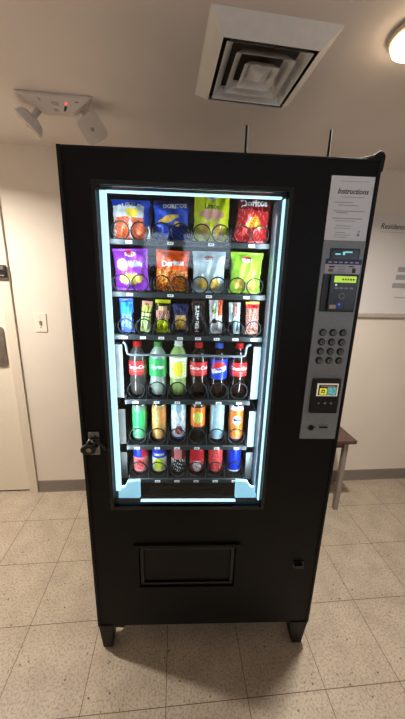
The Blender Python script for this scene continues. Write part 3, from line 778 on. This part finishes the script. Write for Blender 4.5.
five = [('drink_can', c5a, [], 'frosted green tall can at the left end of the fifth tray'), ('drink_can', c5b, [], 'gold and orange tall can, second from the left on the fifth tray'),
        ('drink_can', c5c, [], 'white and ice blue tall can with a small figure print, fifth tray'), ('drink_can', c5d, [], 'tall can with orange and yellow top over a black base'),
        ('drink_can', c5e, [], 'plain pale ice blue tall can on the fifth tray'), ('drink_can', c5f, [('fanta', .0155, .001, .093, kb_, dict(bold=.0010))], 'orange can with white and blue word mark, right end of the fifth tray')]
for i, (nm, f, tx_, lab) in enumerate(five): can(nm, (X[i]+.002, yc, zz(5)), .0288, .150 if i not in (2, 4) else .158, f, tx_, lab, G5)
six = [(c6a, [], 'blue and red can with pink berry print at the left end of the bottom tray'), (c6b, [('LIMON', .0140, 0, .086, kw_, dict(bold=.0009))][:1], 'yellow and blue lemon drink can, second from the left on the bottom tray'),
       (c6c, [], 'black can with a dark red top on the bottom tray'), (c6d, [], 'red can with a white patch on the bottom tray'),
       (c6e, [], 'plain coral red can, second from the right on the bottom tray'), (c6f, [('PEPSI', .013, 0, .05, kw_, dict(bold=.0006, rot=PI/2))][:0], 'plain deep blue can at the right end of the bottom tray')]
for i, (f, tx_, lab) in enumerate(six): can('drink_can', (X[i]+.002, yc, zz(6)), .0300, .119, f, tx_, lab, G6)

# ------------------------------------------------------------------ ceiling things
m_vent = M('vent_enamel', (236, 232, 228), .45, noise=.03); m_duct = M('duct_shade', (74, 64, 58), .8)
cv = empty('ceiling_vent', (.195, -.463, H), -.0); tag(cv, 'square white stepped air diffuser on the ceiling above the machine', 'air vent')
cv.rotation_euler = (0, 0, math.radians(2.5))
def frust(mb, r0, z0, r1, z1, mat, th=.0015):
    q = lambda r, z: [(-r, -r, z), (r, -r, z), (r, r, z), (-r, r, z)]
    A, B_, C_, D_ = q(r0, z0), q(r1, z1), q(r1, z1+th*2), q(r0-th, z0+th)
    for X1, X2 in ((A, B_), (B_, C_), (C_, D_), (D_, A)):
        mb.add(X1+X2, [(k, (k+1) % 4, (k+1) % 4+4, k+4) for k in range(4)], mat)
v = MB(); frust(v, .190, 0, .145, -.036, m_vent); v.build('vent_frame', cv)
for r0, r1, z0, z1 in ((.133, .106, -.036, -.010), (.096, .070, -.036, -.010)):
    v = MB(); frust(v, r0, z0, r1, z1, m_vent); v.build('louvre', cv)
v = MB(); frust(v, .058, -.036, .036, -.016, m_vent); v.add([(-.040, -.040, -.018), (.040, -.040, -.018), (.040, .040, -.018), (-.040, .040, -.018), (0, 0, -.046)], [(0, 4, 1), (1, 4, 2), (2, 4, 3), (3, 4, 0), (0, 1, 2, 3)], m_vent); v.build('vent_centre', cv)
MB().box(-.18, .18, -.18, .18, -.002, 0, m_duct).build('duct_shade_plate', cv)  # flat dark plate: the shaded depth of the duct put in as colour

m_globe = M('lit_globe', (255, 226, 186), .4, emit=13, noise=.01)
def ceiling_light(xy, lab, pw):
    o = empty('ceiling_light', (xy[0], xy[1], H)); tag(o, lab, 'ceiling light')
    MB().lathe([(0, -.002), (.070, -.002), (.076, -.008), (.072, -.016), (.062, -.018), (0, -.018)], m_trimp, n=40).build('lamp_base', o)
    MB().lathe([(.062, -.018), (.066, -.024), (.062, -.034), (.048, -.042), (.028, -.047), (0, -.048)], m_globe, n=40).build('globe', o)
    lamp('lamp_bulb', (0, 0, -.052), pw, WARM, .09, o)
ceiling_light(LIGHT_R, 'round glowing ceiling light at the upper right edge of the photo', P_R)
ceiling_light(LIGHT_L, 'round ceiling light left of the machine, outside the photo', P_L)


# emergency light
m_em = M('emergency_plastic', (214, 204, 198), .4, noise=.02); m_lens = M('lens_plastic', (206, 196, 186), .25, noise=.03); m_eme = M('emergency_side', (150, 136, 126), .5)
em = empty('emergency_light', (-.555, -.195, H)); tag(em, 'white twin-head emergency light fixed to the ceiling left of the machine', 'emergency light')
e = MB()
bot = [(-.133, -.025, -.012), (.140, -.020, -.012), (.055, .029, -.045), (-.065, .037, -.045)]; top = [(-.146, -.022, 0), (.152, -.016, 0), (.078, .15, 0), (-.088, .15, 0)]
e.hexa([bot[0], bot[1], bot[2], bot[3]], top, m_em)
e.build('housing', em, bevel=.002)
B4 = [Vector(q) for q in bot]; NB = (B4[1]-B4[0]).cross(B4[3]-B4[0]).normalized()
if NB.z > 0: NB = -NB
def mark(u0, u1, v0, v1, mat, name, h=.0012):
    f = lambda u, v: (B4[0]*(1-u)+B4[1]*u)*(1-v)+(B4[3]*(1-u)+B4[2]*u)*v
    q = [f(u0, v0), f(u1, v0), f(u1, v1), f(u0, v1)]
    MB().hexa([p-NB*.0005 for p in q], [p+NB*h for p in q], mat).build(name, em)
mark(.67, .73, .52, .82, m_blackp, 'test_button'); mark(.66, .71, .28, .42, M('red_pilot_light', (230, 80, 80), .4, emit=1.5), 'pilot_light')
mark(.42, .56, .30, .85, M('printed_label', (176, 168, 164), .6, noise=.3, scale=300), 'data_label'); mark(.24, .26, .15, .42, m_eme, 'moulded_mark'); mark(.82, .88, .2, .28, m_eme, 'moulded_mark')
def head(loc, rot, sz=.052):
    h = MB(); n = 32
    def ring(r, y, p=.38):
        return [(r*math.copysign(abs(math.cos(2*PI*k/n))**p, math.cos(2*PI*k/n)), y, r*math.copysign(abs(math.sin(2*PI*k/n))**p, math.sin(2*PI*k/n))) for k in range(n)]
    rings = [ring(sz*.45, .040), ring(sz*.8, .030), ring(sz*.96, .012), ring(sz, .004), ring(sz, 0), ring(sz*.95, -.003), ring(sz*.5, -.005), ring(.001, -.006)]
    vs = [p for r_ in rings for p in r_]
    for i in range(len(rings)-1):
        h.add(rings[i]+rings[i+1], [(k, (k+1) % n, (k+1) % n+n, k+n) for k in range(n)], m_em if i < 4 else m_lens, i < 3)
    h.add(rings[0], [tuple(range(n))], m_em)
    h.disc((0, 0), .008, -.0075, m_eme, n=16, y2=-.005)
    o = h.build('lamp_head', em); o.location = loc; o.rotation_euler = (Matrix.Rotation(rot[2], 3, 'Z')@Matrix.Rotation(rot[0], 3, 'X')@Matrix.Rotation(rot[1], 3, 'Y')).to_euler(); return o
head((.125, .055, -.080), (math.radians(42), math.radians(-30), math.radians(8)), .050)
head((-.140, .060, -.080), (math.radians(48), math.radians(20), math.radians(-86)), .056)
for q in ([(.075, .06, -.015), (.095, .065, -.035), (.112, .075, -.055)], [(-.08, .06, -.015), (-.10, .06, -.035), (-.118, .06, -.055)]): MB().tube(q, .012, m_em, n=12).build('swivel_neck', em)

# ------------------------------------------------------------------ wall things
sp = empty('wall_switch', (-.914, YB, 1.236)); tag(sp, 'small cream switch plate on the wall between door and machine', 'switch')
MB().rbox(-.036, .036, -.005, 0, -.059, .059, M('switch_plate', (236, 224, 206), .35, noise=.01), r=.004).build('plate', sp, bevel=.0015)
t = MB().rbox(-.006, .006, -.012, -.005, -.012, .012, M('toggle', (150, 134, 118), .4), r=.002); t.build('toggle', sp)
MB().disc((0, .030), .003, -.0062, m_eme, n=10, y2=-.005).disc((0, -.030), .003, -.0062, m_eme, n=10, y2=-.005).build('screw', sp)

ps = empty('wall_poster', (1.35, YB, 1.335)); tag(ps, 'large pale notice board poster on the wall right of the machine', 'poster')
m_post = M('poster_paper', (220, 214, 208), .5, noise=.01); m_pt = M('poster_print', (160, 156, 158), .5)
MB().box(-.25, .55, -.005, 0, 0, .625, m_post).build('board', ps, bevel=.001)
MB().prism([(0, -.035), (-.010, -.034), (-.022, -.026), (-.024, -.006), (-.020, 0), (0, 0)], -.25, .55, M('ledge_paint', (186, 172, 160), .5), 'x').build('tray_ledge', ps, bevel=.001)
tx = MB(); put_text(tx, 'Residence', .045, flat(-.0055), M('heading_ink', (60, 48, 46), .5), -.033, .549, shear=.25, bold=.0007)
for k, (x0, x1, z) in enumerate(((.08, .40, .385), (.09, .36, .33), (.05, .40, .275), (.045, .40, .225), (.03, .40, .17), (.06, .5, .105))):
    tx.rbox(x0, x1, -.0055, -.005, z, z+(.032 if k < 5 else .006), m_pt, r=.002)
tx.box(-.12, .05, -.0055, -.005, .515, .517, m_pt)
tx.build('printed_text', ps)

st = empty('wooden_bench', (.89, .095, 0)); tag(st, 'low bench with brown wooden seat and grey square legs behind the machine', 'bench')
m_wood = M('brown_wood', (86, 64, 54), .45, noise=.18, scale=14); m_legm = M('grey_leg', (150, 138, 130), .4, metal=.2)
MB().box(-.20, .20, -.155, .145, .525, .550, m_wood).build('seat', st, bevel=.003)
ap = MB()
ap.box(-.18, .165, -.125, -.110, .485, .525, m_wood).box(-.18, .165, .105, .120, .485, .525, m_wood).box(.150, .165, -.11, .105, .485, .525, m_wood).box(-.18, -.165, -.11, .105, .485, .525, m_wood)
ap.build('apron', st, bevel=.001)
for sx in (-1, 1):
    for y in (-.128, .098):
        MB().box(.135 if sx > 0 else -.165, .165 if sx > 0 else -.135, y, y+.028, 0, .525, m_legm).build('leg', st, bevel=.002)
